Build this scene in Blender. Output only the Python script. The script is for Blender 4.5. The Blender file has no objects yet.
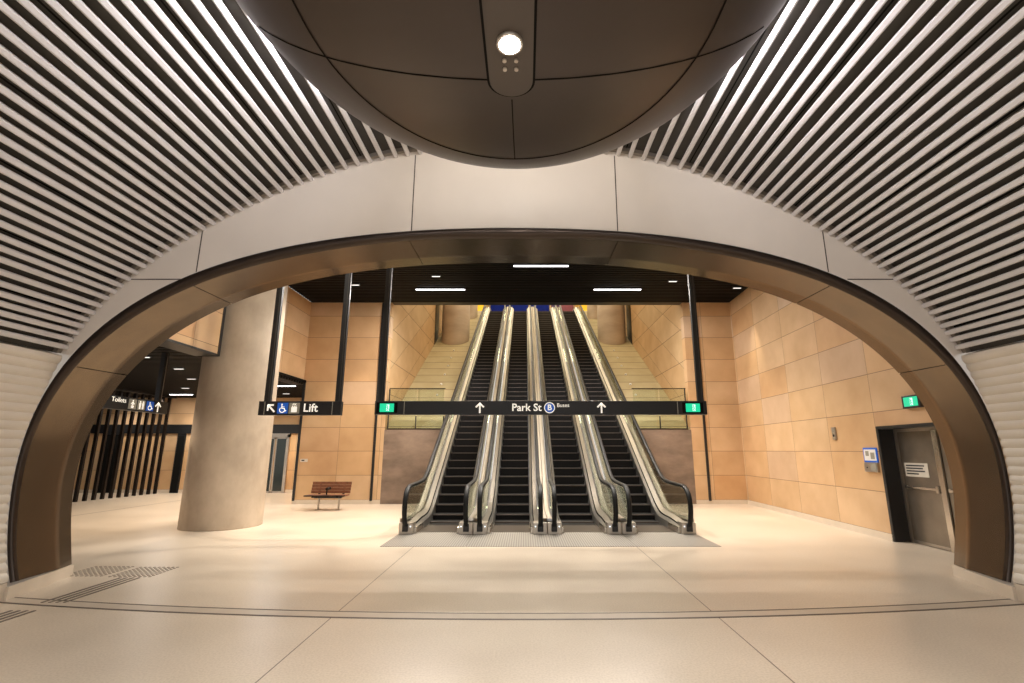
import bpy, bmesh, math, random
from mathutils import Vector, Matrix

random.seed(7)
scn = bpy.context.scene
COL = scn.collection
PI = math.pi


# ------------------------------------------------------------------ materials
def new_mat(name):
    m = bpy.data.materials.new(name)
    m.use_nodes = True
    nt = m.node_tree
    return m, nt, nt.nodes['Principled BSDF']


def setp(b, **kw):
    names = {'color': 'Base Color', 'rough': 'Roughness', 'metal': 'Metallic', 'spec': 'Specular IOR Level',
             'emit': 'Emission Color', 'estr': 'Emission Strength', 'coat': 'Coat Weight'}
    for k, v in kw.items():
        if k in ('color', 'emit') and len(v) == 3:
            v = (*v, 1)
        b.inputs[names[k]].default_value = v


def simple(name, color, rough=.5, metal=0., var=.08, scale=6., **kw):
    """plain material with a little procedural unevenness"""
    m, nt, b = new_mat(name)
    setp(b, color=color, rough=rough, metal=metal, **kw)
    if var:
        tc = nt.nodes.new('ShaderNodeTexCoord')
        n = nt.nodes.new('ShaderNodeTexNoise')
        n.inputs['Scale'].default_value = scale
        n.inputs['Detail'].default_value = 4
        r = nt.nodes.new('ShaderNodeValToRGB')
        r.color_ramp.elements[0].position = .3
        r.color_ramp.elements[1].position = .7
        r.color_ramp.elements[0].color = (*[c * (1 - var) for c in color[:3]], 1)
        r.color_ramp.elements[1].color = (*[min(1, c * (1 + var)) for c in color[:3]], 1)
        nt.links.new(tc.outputs['Object'], n.inputs['Vector'])
        nt.links.new(n.outputs['Fac'], r.inputs['Fac'])
        nt.links.new(r.outputs['Color'], b.inputs['Base Color'])
    return m


def emitter(name, color, strength):
    m, nt, b = new_mat(name)
    setp(b, color=(.02, .02, .02), emit=color, estr=strength)
    return m


def mnode(nt, op, a=None, b=None, c=None):
    n = nt.nodes.new('ShaderNodeMath')
    n.operation = op
    for i, v in enumerate((a, b, c)):
        if v is None:
            continue
        if isinstance(v, (int, float)):
            n.inputs[i].default_value = v
        else:
            nt.links.new(v, n.inputs[i])
    return n.outputs[0]


def stone(name, u, pu, ou, pv=.775, ov=.13, angle=0., palette=None, joint=.006, jcol=(.20, .12, .06), shear=0.):
    """sandstone cladding: stacked panels each of its own tone, thin dark open joints. u = axis letter of the run."""
    m, nt, b = new_mat(name)
    L = nt.links.new
    tc = nt.nodes.new('ShaderNodeTexCoord')
    sp = nt.nodes.new('ShaderNodeSeparateXYZ')
    L(tc.outputs['Object'], sp.inputs[0])
    U = sp.outputs[u.upper()]
    V = sp.outputs['Z']
    if angle:
        ca, sa = math.cos(angle), math.sin(angle)
        U2 = mnode(nt, 'ADD', mnode(nt, 'MULTIPLY', U, ca), mnode(nt, 'MULTIPLY', V, sa))
        V = mnode(nt, 'SUBTRACT', mnode(nt, 'MULTIPLY', V, ca), mnode(nt, 'MULTIPLY', U, sa))
        U = U2
    if shear:
        U = mnode(nt, 'SUBTRACT', V, mnode(nt, 'MULTIPLY', U, shear))
    U = mnode(nt, 'DIVIDE', mnode(nt, 'SUBTRACT', U, ou), pu)
    V = mnode(nt, 'DIVIDE', mnode(nt, 'SUBTRACT', V, ov), pv)
    fu, fv = mnode(nt, 'FLOOR', U), mnode(nt, 'FLOOR', V)
    cb = nt.nodes.new('ShaderNodeCombineXYZ')
    L(fu, cb.inputs[0]); L(fv, cb.inputs[1])
    wn = nt.nodes.new('ShaderNodeTexWhiteNoise')
    wn.noise_dimensions = '3D'
    L(cb.outputs[0], wn.inputs['Vector'])
    ramp = nt.nodes.new('ShaderNodeValToRGB')
    ramp.color_ramp.interpolation = 'LINEAR'
    pal = palette or [(.58, .41, .26), (.62, .425, .245), (.60, .385, .205), (.64, .45, .275), (.60, .37, .19), (.60, .445, .315)]
    els = ramp.color_ramp.elements
    while len(els) < len(pal):
        els.new(.5)
    for i, c in enumerate(pal):
        els[i].position = i / (len(pal) - 1)
        els[i].color = (*c, 1)
    L(wn.outputs['Value'], ramp.inputs['Fac'])
    n = nt.nodes.new('ShaderNodeTexNoise')
    n.inputs['Scale'].default_value = 1.3
    n.inputs['Detail'].default_value = 5
    off = nt.nodes.new('ShaderNodeVectorMath'); off.operation = 'MULTIPLY_ADD'
    L(wn.outputs['Color'], off.inputs[0]); off.inputs[1].default_value = (30, 30, 30)
    L(tc.outputs['Object'], off.inputs[2])
    L(off.outputs[0], n.inputs['Vector'])
    mx = nt.nodes.new('ShaderNodeMix'); mx.data_type = 'RGBA'; mx.blend_type = 'MULTIPLY'
    mx.inputs['Factor'].default_value = 1
    r2 = nt.nodes.new('ShaderNodeValToRGB')
    r2.color_ramp.elements[0].position = .25; r2.color_ramp.elements[0].color = (.86, .80, .72, 1)
    r2.color_ramp.elements[1].position = .75; r2.color_ramp.elements[1].color = (1.08, 1.08, 1.06, 1)
    L(n.outputs['Fac'], r2.inputs['Fac'])
    L(ramp.outputs['Color'], mx.inputs['A']); L(r2.outputs['Color'], mx.inputs['B'])
    # joint mask
    du = mnode(nt, 'MULTIPLY', mnode(nt, 'SUBTRACT', .5, mnode(nt, 'ABSOLUTE', mnode(nt, 'SUBTRACT', mnode(nt, 'FRACT', U), .5))), pu)
    dv = mnode(nt, 'MULTIPLY', mnode(nt, 'SUBTRACT', .5, mnode(nt, 'ABSOLUTE', mnode(nt, 'SUBTRACT', mnode(nt, 'FRACT', V), .5))), pv)
    d = mnode(nt, 'MINIMUM', mnode(nt, 'MULTIPLY', du, 1.3), dv)
    jm = mnode(nt, 'LESS_THAN', d, joint)
    mj = nt.nodes.new('ShaderNodeMix'); mj.data_type = 'RGBA'
    L(jm, mj.inputs['Factor']); L(mx.outputs['Result'], mj.inputs['A']); mj.inputs['B'].default_value = (*jcol, 1)
    L(mj.outputs['Result'], b.inputs['Base Color'])
    bp = nt.nodes.new('ShaderNodeBump'); bp.inputs['Strength'].default_value = .4; bp.inputs['Distance'].default_value = .01
    L(mnode(nt, 'SUBTRACT', 1., jm), bp.inputs['Height']); L(bp.outputs[0], b.inputs['Normal'])
    setp(b, rough=.62)
    return m


def concrete(name, c1, c2, rough=.7, scale=1.2, stretch=(1, 1, .5)):
    m, nt, b = new_mat(name)
    L = nt.links.new
    tc = nt.nodes.new('ShaderNodeTexCoord')
    mp = nt.nodes.new('ShaderNodeMapping'); mp.inputs['Scale'].default_value = stretch
    L(tc.outputs['Object'], mp.inputs['Vector'])
    n = nt.nodes.new('ShaderNodeTexNoise'); n.inputs['Scale'].default_value = scale; n.inputs['Detail'].default_value = 7
    n.inputs['Roughness'].default_value = .6
    L(mp.outputs[0], n.inputs['Vector'])
    r = nt.nodes.new('ShaderNodeValToRGB')
    r.color_ramp.elements[0].position = .32; r.color_ramp.elements[0].color = (*c1, 1)
    r.color_ramp.elements[1].position = .68; r.color_ramp.elements[1].color = (*c2, 1)
    L(n.outputs['Fac'], r.inputs['Fac']); L(r.outputs['Color'], b.inputs['Base Color'])
    bp = nt.nodes.new('ShaderNodeBump'); bp.inputs['Strength'].default_value = .08
    L(n.outputs['Fac'], bp.inputs['Height']); L(bp.outputs[0], b.inputs['Normal'])
    setp(b, rough=rough)
    return m


def floor_mat():
    m, nt, b = new_mat('terrazzo')
    L = nt.links.new
    tc = nt.nodes.new('ShaderNodeTexCoord')
    n = nt.nodes.new('ShaderNodeTexNoise'); n.inputs['Scale'].default_value = 55; n.inputs['Detail'].default_value = 3
    L(tc.outputs['Object'], n.inputs['Vector'])
    n2 = nt.nodes.new('ShaderNodeTexNoise'); n2.inputs['Scale'].default_value = .7; n2.inputs['Detail'].default_value = 3
    L(tc.outputs['Object'], n2.inputs['Vector'])
    r = nt.nodes.new('ShaderNodeValToRGB')
    r.color_ramp.elements[0].position = .35; r.color_ramp.elements[0].color = (.565, .48, .38, 1)
    r.color_ramp.elements[1].position = .6; r.color_ramp.elements[1].color = (.655, .565, .46, 1)
    L(n.outputs['Fac'], r.inputs['Fac'])
    r2 = nt.nodes.new('ShaderNodeValToRGB')
    r2.color_ramp.elements[0].position = .3; r2.color_ramp.elements[0].color = (.9, .88, .86, 1)
    r2.color_ramp.elements[1].position = .7; r2.color_ramp.elements[1].color = (1.05, 1.04, 1.03, 1)
    L(n2.outputs['Fac'], r2.inputs['Fac'])
    mx = nt.nodes.new('ShaderNodeMix'); mx.data_type = 'RGBA'; mx.blend_type = 'MULTIPLY'; mx.inputs['Factor'].default_value = 1
    L(r.outputs['Color'], mx.inputs['A']); L(r2.outputs['Color'], mx.inputs['B'])
    sp = nt.nodes.new('ShaderNodeSeparateXYZ'); L(tc.outputs['Object'], sp.inputs[0])
    j = mnode(nt, 'LESS_THAN', mnode(nt, 'ABSOLUTE', mnode(nt, 'SUBTRACT', mnode(nt, 'ABSOLUTE', sp.outputs['X']), 2.02)), .006)
    j2 = mnode(nt, 'LESS_THAN', mnode(nt, 'ABSOLUTE', mnode(nt, 'ADD', sp.outputs['X'], 12.05)), .03)
    jm = mnode(nt, 'MAXIMUM', j, j2)
    mj = nt.nodes.new('ShaderNodeMix'); mj.data_type = 'RGBA'
    L(jm, mj.inputs['Factor']); L(mx.outputs['Result'], mj.inputs['A']); mj.inputs['B'].default_value = (.14, .1, .075, 1)
    L(mj.outputs['Result'], b.inputs['Base Color'])
    rr = mnode(nt, 'MULTIPLY_ADD', n2.outputs['Fac'], .14, .24)
    L(rr, b.inputs['Roughness'])
    return m


def glass_mat(name, tint, refl=.10, rough=.02):
    m = bpy.data.materials.new(name)
    m.use_nodes = True
    nt = m.node_tree
    nt.nodes.clear()
    o = nt.nodes.new('ShaderNodeOutputMaterial')
    t = nt.nodes.new('ShaderNodeBsdfTransparent'); t.inputs[0].default_value = (*tint, 1)
    g = nt.nodes.new('ShaderNodeBsdfGlossy'); g.inputs['Roughness'].default_value = rough
    g.inputs[0].default_value = (.9, .93, .9, 1)
    lw = nt.nodes.new('ShaderNodeLayerWeight'); lw.inputs[0].default_value = .35
    ma = nt.nodes.new('ShaderNodeMath'); ma.operation = 'MULTIPLY_ADD'
    ma.inputs[1].default_value = .55; ma.inputs[2].default_value = refl * .4
    mix = nt.nodes.new('ShaderNodeMixShader')
    nt.links.new(lw.outputs['Fresnel'], ma.inputs[0]); nt.links.new(ma.outputs[0], mix.inputs[0])
    nt.links.new(t.outputs[0], mix.inputs[1]); nt.links.new(g.outputs[0], mix.inputs[2])
    nt.links.new(mix.outputs[0], o.inputs[0])
    return m


def striped_metal(name, c1, c2, axis, pitch, rough=.4, metal=.8, duty=.5):
    """ribbed metal plate: fine parallel ridges"""
    m, nt, b = new_mat(name)
    L = nt.links.new
    tc = nt.nodes.new('ShaderNodeTexCoord')
    sp = nt.nodes.new('ShaderNodeSeparateXYZ'); L(tc.outputs['Object'], sp.inputs[0])
    f = mnode(nt, 'LESS_THAN', mnode(nt, 'FRACT', mnode(nt, 'DIVIDE', sp.outputs[axis], pitch)), duty)
    mj = nt.nodes.new('ShaderNodeMix'); mj.data_type = 'RGBA'
    L(f, mj.inputs['Factor']); mj.inputs['A'].default_value = (*c1, 1); mj.inputs['B'].default_value = (*c2, 1)
    L(mj.outputs['Result'], b.inputs['Base Color'])
    setp(b, rough=rough, metal=metal)
    return m


M = {}
M['floor'] = floor_mat()
M['slat'] = simple('slat_aluminium', (.60, .575, .565), .38, 0., .03)
M['slat_back'] = simple('slat_backing', (.062, .056, .048), .8, 0., .1)
M['black'] = simple('black_metal', (.012, .012, .013), .4, 0., 0)
M['black_soft'] = simple('black_matt', (.007, .0065, .006), .8, 0., 0, spec=.1)
M['white_panel'] = simple('white_panel', (.66, .60, .53), .42, 0., .03, 1.5)
M['tile_stop'] = simple('slat_end_stop', (.24, .21, .175), .6, 0., .1)
M['rib_wall'] = simple('ribbed_white_wall', (.66, .60, .51), .5, 0., .03, 2)
M['joint'] = simple('panel_joint', (.07, .055, .045), .8, 0., 0)
M['bronze'] = simple('bronze_sheet', (.120, .087, .054), .27, .93, .10, 3)
M['bronze_dark'] = simple('bronze_lip', (.060, .045, .036), .3, .8, .06, 4)
M['pod'] = simple('pod_brown', (.044, .031, .025), .36, .2, .06, 2)
M['pod_slot'] = simple('pod_access_panel', (.075, .06, .05), .4, .2, .03, 2)
M['column'] = concrete('column_concrete', (.38, .30, .22), (.54, .44, .335), .68, 1.6, (1, 1, .6))
M['base_concrete'] = concrete('base_concrete', (.13, .092, .07), (.30, .22, .165), .5, 1.3, (.7, 1, 1.5))
M['well_column'] = concrete('well_column', (.35, .27, .20), (.54, .43, .33), .6, .9, (.4, .4, 1.2))
M['skirt_stone'] = simple('white_plinth_stone', (.66, .57, .46), .3, 0., .04, 4)
M['steel'] = simple('stainless_steel', (.58, .54, .48), .24, 1., .04, 5)
M['steel_dull'] = simple('brushed_steel', (.50, .45, .39), .36, .9, .06, 4)
M['deck'] = simple('champagne_deck', (.60, .51, .43), .5, .2, .04, 4)
M['inner_deck'] = simple('brushed_deck_steel', (.30, .272, .23), .40, .85, .04, 5)
M['skirt_steel'] = simple('skirt_steel', (.40, .38, .345), .34, .9, .04, 5)
M['rubber'] = simple('black_rubber', (.007, .007, .007), .5, 0., 0, spec=.25)
M['step'] = striped_metal('step_grooves', (.008, .0065, .006), (.004, .0035, .003), 'X', .018, .6, .0)
M['step'].node_tree.nodes['Principled BSDF'].inputs['Specular IOR Level'].default_value = .2
M['nosing'] = simple('step_nosing', (.12, .095, .08), .5, .3, .05)
M['comb'] = striped_metal('comb_plate', (.11, .085, .066), (.045, .035, .028), 'Y', .11, .4, .6)
M['landing'] = striped_metal('landing_plate', (.36, .335, .30), (.20, .185, .165), 'X', .045, .42, .4, .45)
M['glass'] = glass_mat('balustrade_glass', (.93, .955, .91), .06)
M['glass_clear'] = glass_mat('clear_glass', (.90, .93, .88))
M['dark_glass'] = simple('dark_lift_glass', (.016, .022, .02), .12, 0., 0)
M['wood'] = simple('red_timber', (.20, .075, .035), .45, 0., .25, 12)
M['fin'] = simple('dark_timber_fin', (.014, .009, .0065), .5, 0., .2, 6, spec=.2)
M['door_steel'] = concrete('scuffed_steel', (.20, .17, .14), (.30, .26, .21), .38, 1.4, (1, 1, 1))
M['door_steel'].node_tree.nodes['Principled BSDF'].inputs['Metallic'].default_value = .75
M['white'] = simple('white_paint', (.80, .78, .74), .5, 0., 0)
M['paper'] = simple('paper_notice', (.66, .62, .54), .6, 0., .05)
M['ink'] = simple('dark_ink', (.03, .03, .035), .6, 0., 0)
M['blue'] = simple('sign_blue', (.010, .09, .42), .4, 0., 0, emit=(.01, .10, .5), estr=.35)
M['tile_grey'] = simple('icon_tile_grey', (.22, .20, .16), .5, 0., 0, emit=(.3, .27, .2), estr=.25)
M['letter'] = simple('lit_lettering', (.8, .78, .72), .5, 0., 0, emit=(1, .93, .8), estr=.55)
M['green'] = emitter('exit_green', (.0, .62, .30), 1.0)
M['exit_white'] = emitter('exit_white', (.75, 1., .88), 1.2)
M['lamp'] = emitter('lamp_diffuser', (1., .95, .97), 7.)
M['lamp_spot'] = emitter('spot_lens', (1., .98, .95), 60.)
M['lamp_small'] = emitter('small_lamp', (1., .93, .85), 1.3)
M['led'] = emitter('skirt_led', (.8, .9, 1.), 2.)
M['yellow'] = simple('yellow_panel', (.75, .48, .03), .5, 0., .05, emit=(.9, .55, .03), estr=.25)
M['blue_panel'] = simple('blue_screen', (.004, .008, .075), .9, 0., .3, 3, emit=(.01, .03, .25), estr=.15, spec=.05)
M['red_panel'] = simple('red_screen', (.08, .008, .016), .5, 0., .3, 3, emit=(.25, .02, .05), estr=.2)
M['tactile'] = simple('tactile_steel', (.15, .12, .095), .45, .3, .1)
M['tactile_dot'] = simple('tactile_dot', (.27, .225, .18), .45, .3, .1)
M['ramp'] = None
M['drain'] = simple('drain_slot', (.10, .078, .062), .5, .3, .1)
M['band'] = simple('drain_band_stone', (.50, .42, .335), .35, 0., .05)
M['stone_right'] = stone('stone_right', 'y', 1.65, 0.0)
M['stone_back'] = stone('stone_back', 'x', 1.38, -6.22)
M['stone_left'] = stone('stone_left', 'y', 1.65, .2)
M['stone_rear'] = stone('stone_rear', 'x', 1.1, .3)
M['stone_well'] = stone('stone_well', 'y', 1.35, .1, 1.16, .13, 0, [(.54, .385, .225), (.58, .42, .25), (.56, .37, .20), (.60, .43, .26)], .011, (.17, .10, .05), shear=.577)
M['ramp'] = stone('ramp_stone', 'x', 40, -20, .40, .1, 0, [(.42, .365, .22), (.47, .405, .25), (.44, .38, .23)], .011, (.16, .12, .07))
M['slat_ceiling'] = simple('black_ceiling_slat', (.010, .009, .0085), .55, .0, 0, spec=.12)


# ------------------------------------------------------------------ mesh helpers
class MB:
    def __init__(s):
        s.bm = bmesh.new()

    def box(s, x0, x1, y0, y1, z0, z1, bev=0., mi=0):
        vs = [s.bm.verts.new((x, y, z)) for x in (x0, x1) for y in (y0, y1) for z in (z0, z1)]
        fs = [s.bm.faces.new([vs[i] for i in q]) for q in
              ((0, 1, 3, 2), (4, 6, 7, 5), (0, 4, 5, 1), (2, 3, 7, 6), (0, 2, 6, 4), (1, 5, 7, 3))]
        for f in fs:
            f.material_index = mi
        if bev:
            es = list({e for f in fs for e in f.edges})
            bmesh.ops.bevel(s.bm, geom=es, offset=bev, segments=2, affect='EDGES', profile=.5)
        return s

    def quad(s, *p, mi=0):
        f = s.bm.faces.new([s.bm.verts.new(q) for q in p]); f.material_index = mi
        return s

    def loft(s, rows, closed=False, caps=False, mi=0, smooth=True):
        """rows: list of equal-length point lists; faces between successive rows"""
        R = [[s.bm.verts.new(p) for p in r] for r in rows]
        n = len(rows[0])
        for a, b in zip(R, R[1:]):
            for i in range(n if closed else n - 1):
                j = (i + 1) % n
                try:
                    f = s.bm.faces.new((a[i], a[j], b[j], b[i])); f.material_index = mi; f.smooth = smooth
                except ValueError:
                    pass
        if caps:
            for r in (R[0], R[-1]):
                f = s.bm.faces.new(r); f.material_index = mi
        return s

    def prism(s, poly, a0, a1, axis='y', mi=0):
        """closed polygon extruded along an axis; poly coords are the two remaining axes in order"""
        def P(p, a):
            return {'x': (a, p[0], p[1]), 'y': (p[0], a, p[1]), 'z': (p[0], p[1], a)}[axis]
        A = [s.bm.verts.new(P(p, a0)) for p in poly]
        B = [s.bm.verts.new(P(p, a1)) for p in poly]
        n = len(poly)
        for i in range(n):
            f = s.bm.faces.new((A[i], A[(i + 1) % n], B[(i + 1) % n], B[i])); f.material_index = mi
        for c in (A, B):
            f = s.bm.faces.new(c); f.material_index = mi
        return s

    def cyl(s, p0, p1, r0, r1=None, n=16, mi=0, smooth=True):
        p0, p1 = Vector(p0), Vector(p1)
        r1 = r0 if r1 is None else r1
        d = (p1 - p0).normalized()
        a = d.orthogonal().normalized(); b = d.cross(a)
        rows = [[p + (a * math.cos(2 * PI * i / n) + b * math.sin(2 * PI * i / n)) * r for i in range(n)]
                for p, r in ((p0, r0), (p1, r1))]
        s.loft(rows, True, True, mi, smooth)
        return s

    def build(s, name, mat, parent=None, loc=None, rotz=0., smooth_angle=None):
        bmesh.ops.recalc_face_normals(s.bm, faces=s.bm.faces)
        me = bpy.data.meshes.new(name)
        s.bm.to_mesh(me); s.bm.free()
        for m in (mat if isinstance(mat, (list, tuple)) else [mat]):
            me.materials.append(m)
        o = bpy.data.objects.new(name, me)
        COL.objects.link(o)
        if parent:
            o.parent = parent
        if loc:
            o.location = loc
        if rotz:
            o.rotation_euler.z = rotz
        return o


def tag(o, label, cat, group=None, kind=None):
    if label: o['label'] = label
    if cat: o['category'] = cat
    if group: o['group'] = group
    if kind: o['kind'] = kind
    return o


def struct(o):
    o['kind'] = 'structure'
    return o


def empty(name, loc=(0, 0, 0), rotz=0.):
    e = bpy.data.objects.new(name, None)
    e.empty_display_size = .2
    e.location = loc; e.rotation_euler.z = rotz
    COL.objects.link(e)
    return e


def copy_tree(o, parent=None):
    c = o.copy(); COL.objects.link(c)
    if parent: c.parent = parent
    for ch in list(o.children):
        copy_tree(ch, c)
    return c


def text_obj(name, s, size, mat, parent, loc, rot=(PI / 2, 0, 0), align='CENTER', sx=1., bold=0.):
    cu = bpy.data.curves.new(name, 'FONT')
    cu.body = s; cu.size = size; cu.align_x = align; cu.align_y = 'CENTER'; cu.extrude = .003; cu.resolution_u = 3
    cu.offset = bold
    t = bpy.data.objects.new(name + '_curve', cu)
    COL.objects.link(t)
    dg = bpy.context.evaluated_depsgraph_get()
    me = bpy.data.meshes.new_from_object(t.evaluated_get(dg))
    bpy.data.objects.remove(t); bpy.data.curves.remove(cu)
    me.name = name
    me.materials.clear(); me.materials.append(mat)
    o = bpy.data.objects.new(name, me); COL.objects.link(o)
    o.parent = parent; o.location = loc; o.rotation_euler = rot; o.scale.x = sx
    return o


def stroke(mb, pts, w, y0=-.004, y1=0.):
    """flat thick polyline in the x-z plane"""
    for (x0, z0), (x1, z1) in zip(pts, pts[1:]):
        d = Vector((x1 - x0, z1 - z0)); L = d.length; d /= L
        n = Vector((-d.y, d.x)) * w / 2
        e = d * w * .3
        mb.prism([(x0 - n.x - e.x, z0 - n.y - e.y), (x1 - n.x + e.x, z1 - n.y + e.y), (x1 + n.x + e.x, z1 + n.y + e.y), (x0 + n.x - e.x, z0 + n.y - e.y)], y0, y1)
    return mb


def disc(mb, x, z, r, y0=-.004, y1=0., n=16):
    mb.prism([(x + r * math.cos(2 * PI * i / n), z + r * math.sin(2 * PI * i / n)) for i in range(n)], y0, y1)
    return mb


def arrow(name, parent, x, z, h, y, ang=0., mat=None, rot=None):
    mb = MB()
    w = h * .17
    ca, sa = math.cos(ang), math.sin(ang)
    def R(p): return (p[0] * ca - p[1] * sa, p[0] * sa + p[1] * ca)
    stroke(mb, [R((0, -h / 2)), R((0, h / 2 - w * .7))], w)
    stroke(mb, [R((-h * .38, h * .08)), R((0, h / 2 - w * .3)), R((h * .38, h * .08))], w)
    o = mb.build(name, mat or M['letter'], parent)
    o.location = (x, y, z)
    if rot: o.rotation_euler = rot
    return o


def icon(kind, parent, x, y, z, s, rotz=0.):
    """square pictogram tile with its white symbol as a sub-part"""
    t = MB().box(-s / 2, s / 2, -.004, 0, -s / 2, s / 2).build('pictogram_tile', M['blue'] if kind == 'wheelchair' else M['tile_grey'], parent)
    t.location = (x, y, z); t.rotation_euler.z = rotz
    k = s
    mb = MB()
    if kind == 'wheelchair':
        disc(mb, -.08 * k, .34 * k, .075 * k, -.008, -.004)
        stroke(mb, [(-.08 * k, .24 * k), (-.06 * k, -.02 * k), (.16 * k, -.02 * k), (.26 * k, -.26 * k), (.34 * k, -.24 * k)], .08 * k, -.008, -.004)
        stroke(mb, [(-.06 * k, .12 * k), (.14 * k, .12 * k)], .06 * k, -.008, -.004)
        arc = [(-.02 * k + .24 * k * math.cos(a), -.16 * k + .24 * k * math.sin(a)) for a in [math.radians(d) for d in range(135, 366, 20)]]
        stroke(mb, arc, .06 * k, -.008, -.004)
    elif kind == 'lift':
        mb.box(-.26 * k, .26 * k, -.008, -.004, -.38 * k, .12 * k)
        for a in (-.16, 0, .16):
            disc(mb, a * k, .19 * k, .05 * k, -.008, -.004)
        stroke(mb, [(-.16 * k, .33 * k), (-.08 * k, .42 * k), (-.02 * k, .33 * k)], .05 * k, -.008, -.004)
        stroke(mb, [(.02 * k, .42 * k), (.09 * k, .33 * k), (.16 * k, .42 * k)], .05 * k, -.008, -.004)
    elif kind == 'pair':
        for a in (-.2, .2):
            disc(mb, a * k, .32 * k, .08 * k, -.008, -.004)
            mb.box((a - .12) * k, (a + .12) * k, -.008, -.004, -.05 * k, .21 * k)
            mb.box((a - .09) * k, (a - .01) * k, -.008, -.004, -.4 * k, -.05 * k)
            mb.box((a + .01) * k, (a + .09) * k, -.008, -.004, -.4 * k, -.05 * k)
    elif kind == 'parent':
        disc(mb, 0, .34 * k, .08 * k, -.008, -.004)
        stroke(mb, [(-.2 * k, .02 * k), (0, .2 * k), (.2 * k, .02 * k)], .09 * k, -.008, -.004)
        disc(mb, 0, -.02 * k, .09 * k, -.008, -.004)
        mb.box(-.15 * k, .15 * k, -.008, -.004, -.38 * k, -.14 * k)
    mb.build('pictogram', M['letter'], t)
    return t


def exit_face(parent, x, y, z, w, h, rotz=0.):
    """green running-man face: green plate, white door with a small figure beside it"""
    g = MB().box(-w / 2, w / 2, -.006, 0, -h / 2, h / 2).build('exit_face', M['green'], parent)
    g.location = (x, y, z); g.rotation_euler.z = rotz
    d = MB()
    d.box(-.03 * w, .17 * w, -.010, -.006, -.38 * h, .38 * h)
    d.build('exit_doorway', M['exit_white'], g)
    f = MB()
    disc(f, .02 * w, .26 * h, .07 * h, -.014, -.010)
    stroke(f, [(.03 * w, .17 * h), (.07 * w, -.05 * h), (.02 * w, -.2 * h), (.06 * w, -.34 * h)], .09 * h, -.014, -.010)
    stroke(f, [(.07 * w, -.05 * h), (.12 * w, -.18 * h), (.16 * w, -.2 * h)], .07 * h, -.014, -.010)
    stroke(f, [(-.02 * w, .02 * h), (.04 * w, .12 * h), (.12 * w, .06 * h)], .06 * h, -.014, -.010)
    f.build('running_figure', M['green'], g)
    return g


# ------------------------------------------------------------------ profiles of the vault and the arch (polar about XC, ZC)
XC, ZC = -.17, 1.2
A0 = [-14.9623, 36.3394, -30.0764, 19.1733, -10.427, 4.6105, -1.3861, 0.2034]
A1 = [-19.7382, 43.8153, -33.2937, 18.4293, -7.9503, 2.5665, -0.4753]
A2 = [15.6344, -19.9879, 13.6359, -9.291, 4.717, -1.6105, 0.3818, -0.0628]
AV = [-10.3814, 28.7308, -22.5, 13.4963, -6.5707, 2.3985, -0.5101]


def ser(a, f): return sum(c * math.cos(k * f) for k, c in enumerate(a))
def r0(f): return ser(A0, f)
def r2(f): return ser(A2, f)


def r1(f):
    d = abs(math.degrees(f))
    if d < 74: return ser(A1, f)
    t = min(1, (d - 74) / 10)
    base = ser(A0, math.radians(74)) - ser(A1, math.radians(74))
    return r0(f) - (base * (1 - t) + .02 * t)


def rv(f):
    d = abs(math.degrees(f))
    v = ser(AV, f)
    if d > 76:
        t = min(1, (d - 76) / 8)
        v = v * (1 - t) + r0(f) * t
    return v


def pol(r, f, y): return (XC + r * math.sin(f), y, ZC + r * math.cos(f))
def fan(a, b, n): return [math.radians(a + (b - a) * i / n) for i in range(n + 1)]


YA, YB = 6.20, 7.35           # front and back face of the bulkhead
YN = -4.5                     # near end of the tunnel (behind the camera)
PLINTH = .19
PLB = .15                    # stone blocks under the arch

# ---- tunnel floor and hall floor
mb = MB()
mb.box(-21, 8.2, YN, 31, -.3, 0)
struct(mb.build('floor', M['floor']))
# drain slots across the mouth of the arch, gently bowed
for k, (dy, nm) in enumerate(((0., 'trim_1'), (-.19, 'trim_2'))):
    mb = MB()
    rows = []
    for i in range(41):
        x = -6.05 + 11.85 * i / 40
        y = 5.74 + .016 * x * x + dy
        w = .011 if k == 0 else .017
        rows.append([(x, y - w, -.01), (x, y - w, .003), (x, y + w, .003), (x, y + w, -.01)])
    mb.loft(rows, smooth=False)
    struct(mb.build(nm, M['drain']))
mb = MB()
rows = []
for i in range(41):
    x = -6.05 + 11.85 * i / 40
    y = 5.74 + .016 * x * x
    rows.append([(x, y - .173, .0015), (x, y - .011, .0015)])
mb.loft(rows, smooth=False)
struct(mb.build('trim_3', M['band']))

# ---- vault: dark backing shell, slats
left_phi = [-72.62, -71.58, -70.6, -69.63, -68.65, -67.63, -66.48, -65.26, -64.17, -63.1, -61.87, -60.72, -59.45, -58.33, -57.04, -55.76, -54.44, -53.14, -51.98, -50.63, -49.2, -47.88, -46.47, -44.96, -43.49, -41.91, -40.38, -38.63, -37.08, -35.46, -33.83, -31.91, -30.16, -28.17, -26.16, -24.22, -22.17, -19.94, -17.96, -15.85, -13.75, -11.6, -9.4, -7.2, -5.0, -2.75]
slat_phi = left_phi + [-.5] + [-p for p in reversed(left_phi)][0:]
mb = MB()
F = fan(-73.6, 73.6, 120)
mb.loft([[pol(rv(f) + .115, f, y) for f in F] for y in (YN, YA + .02)])
mb.loft([[pol(rv(f) + .25, f, y) for f in F] for y in (YN, YA + .02)])
vault = struct(mb.build('ceiling', M['slat_back']))
mb = MB()
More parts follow.
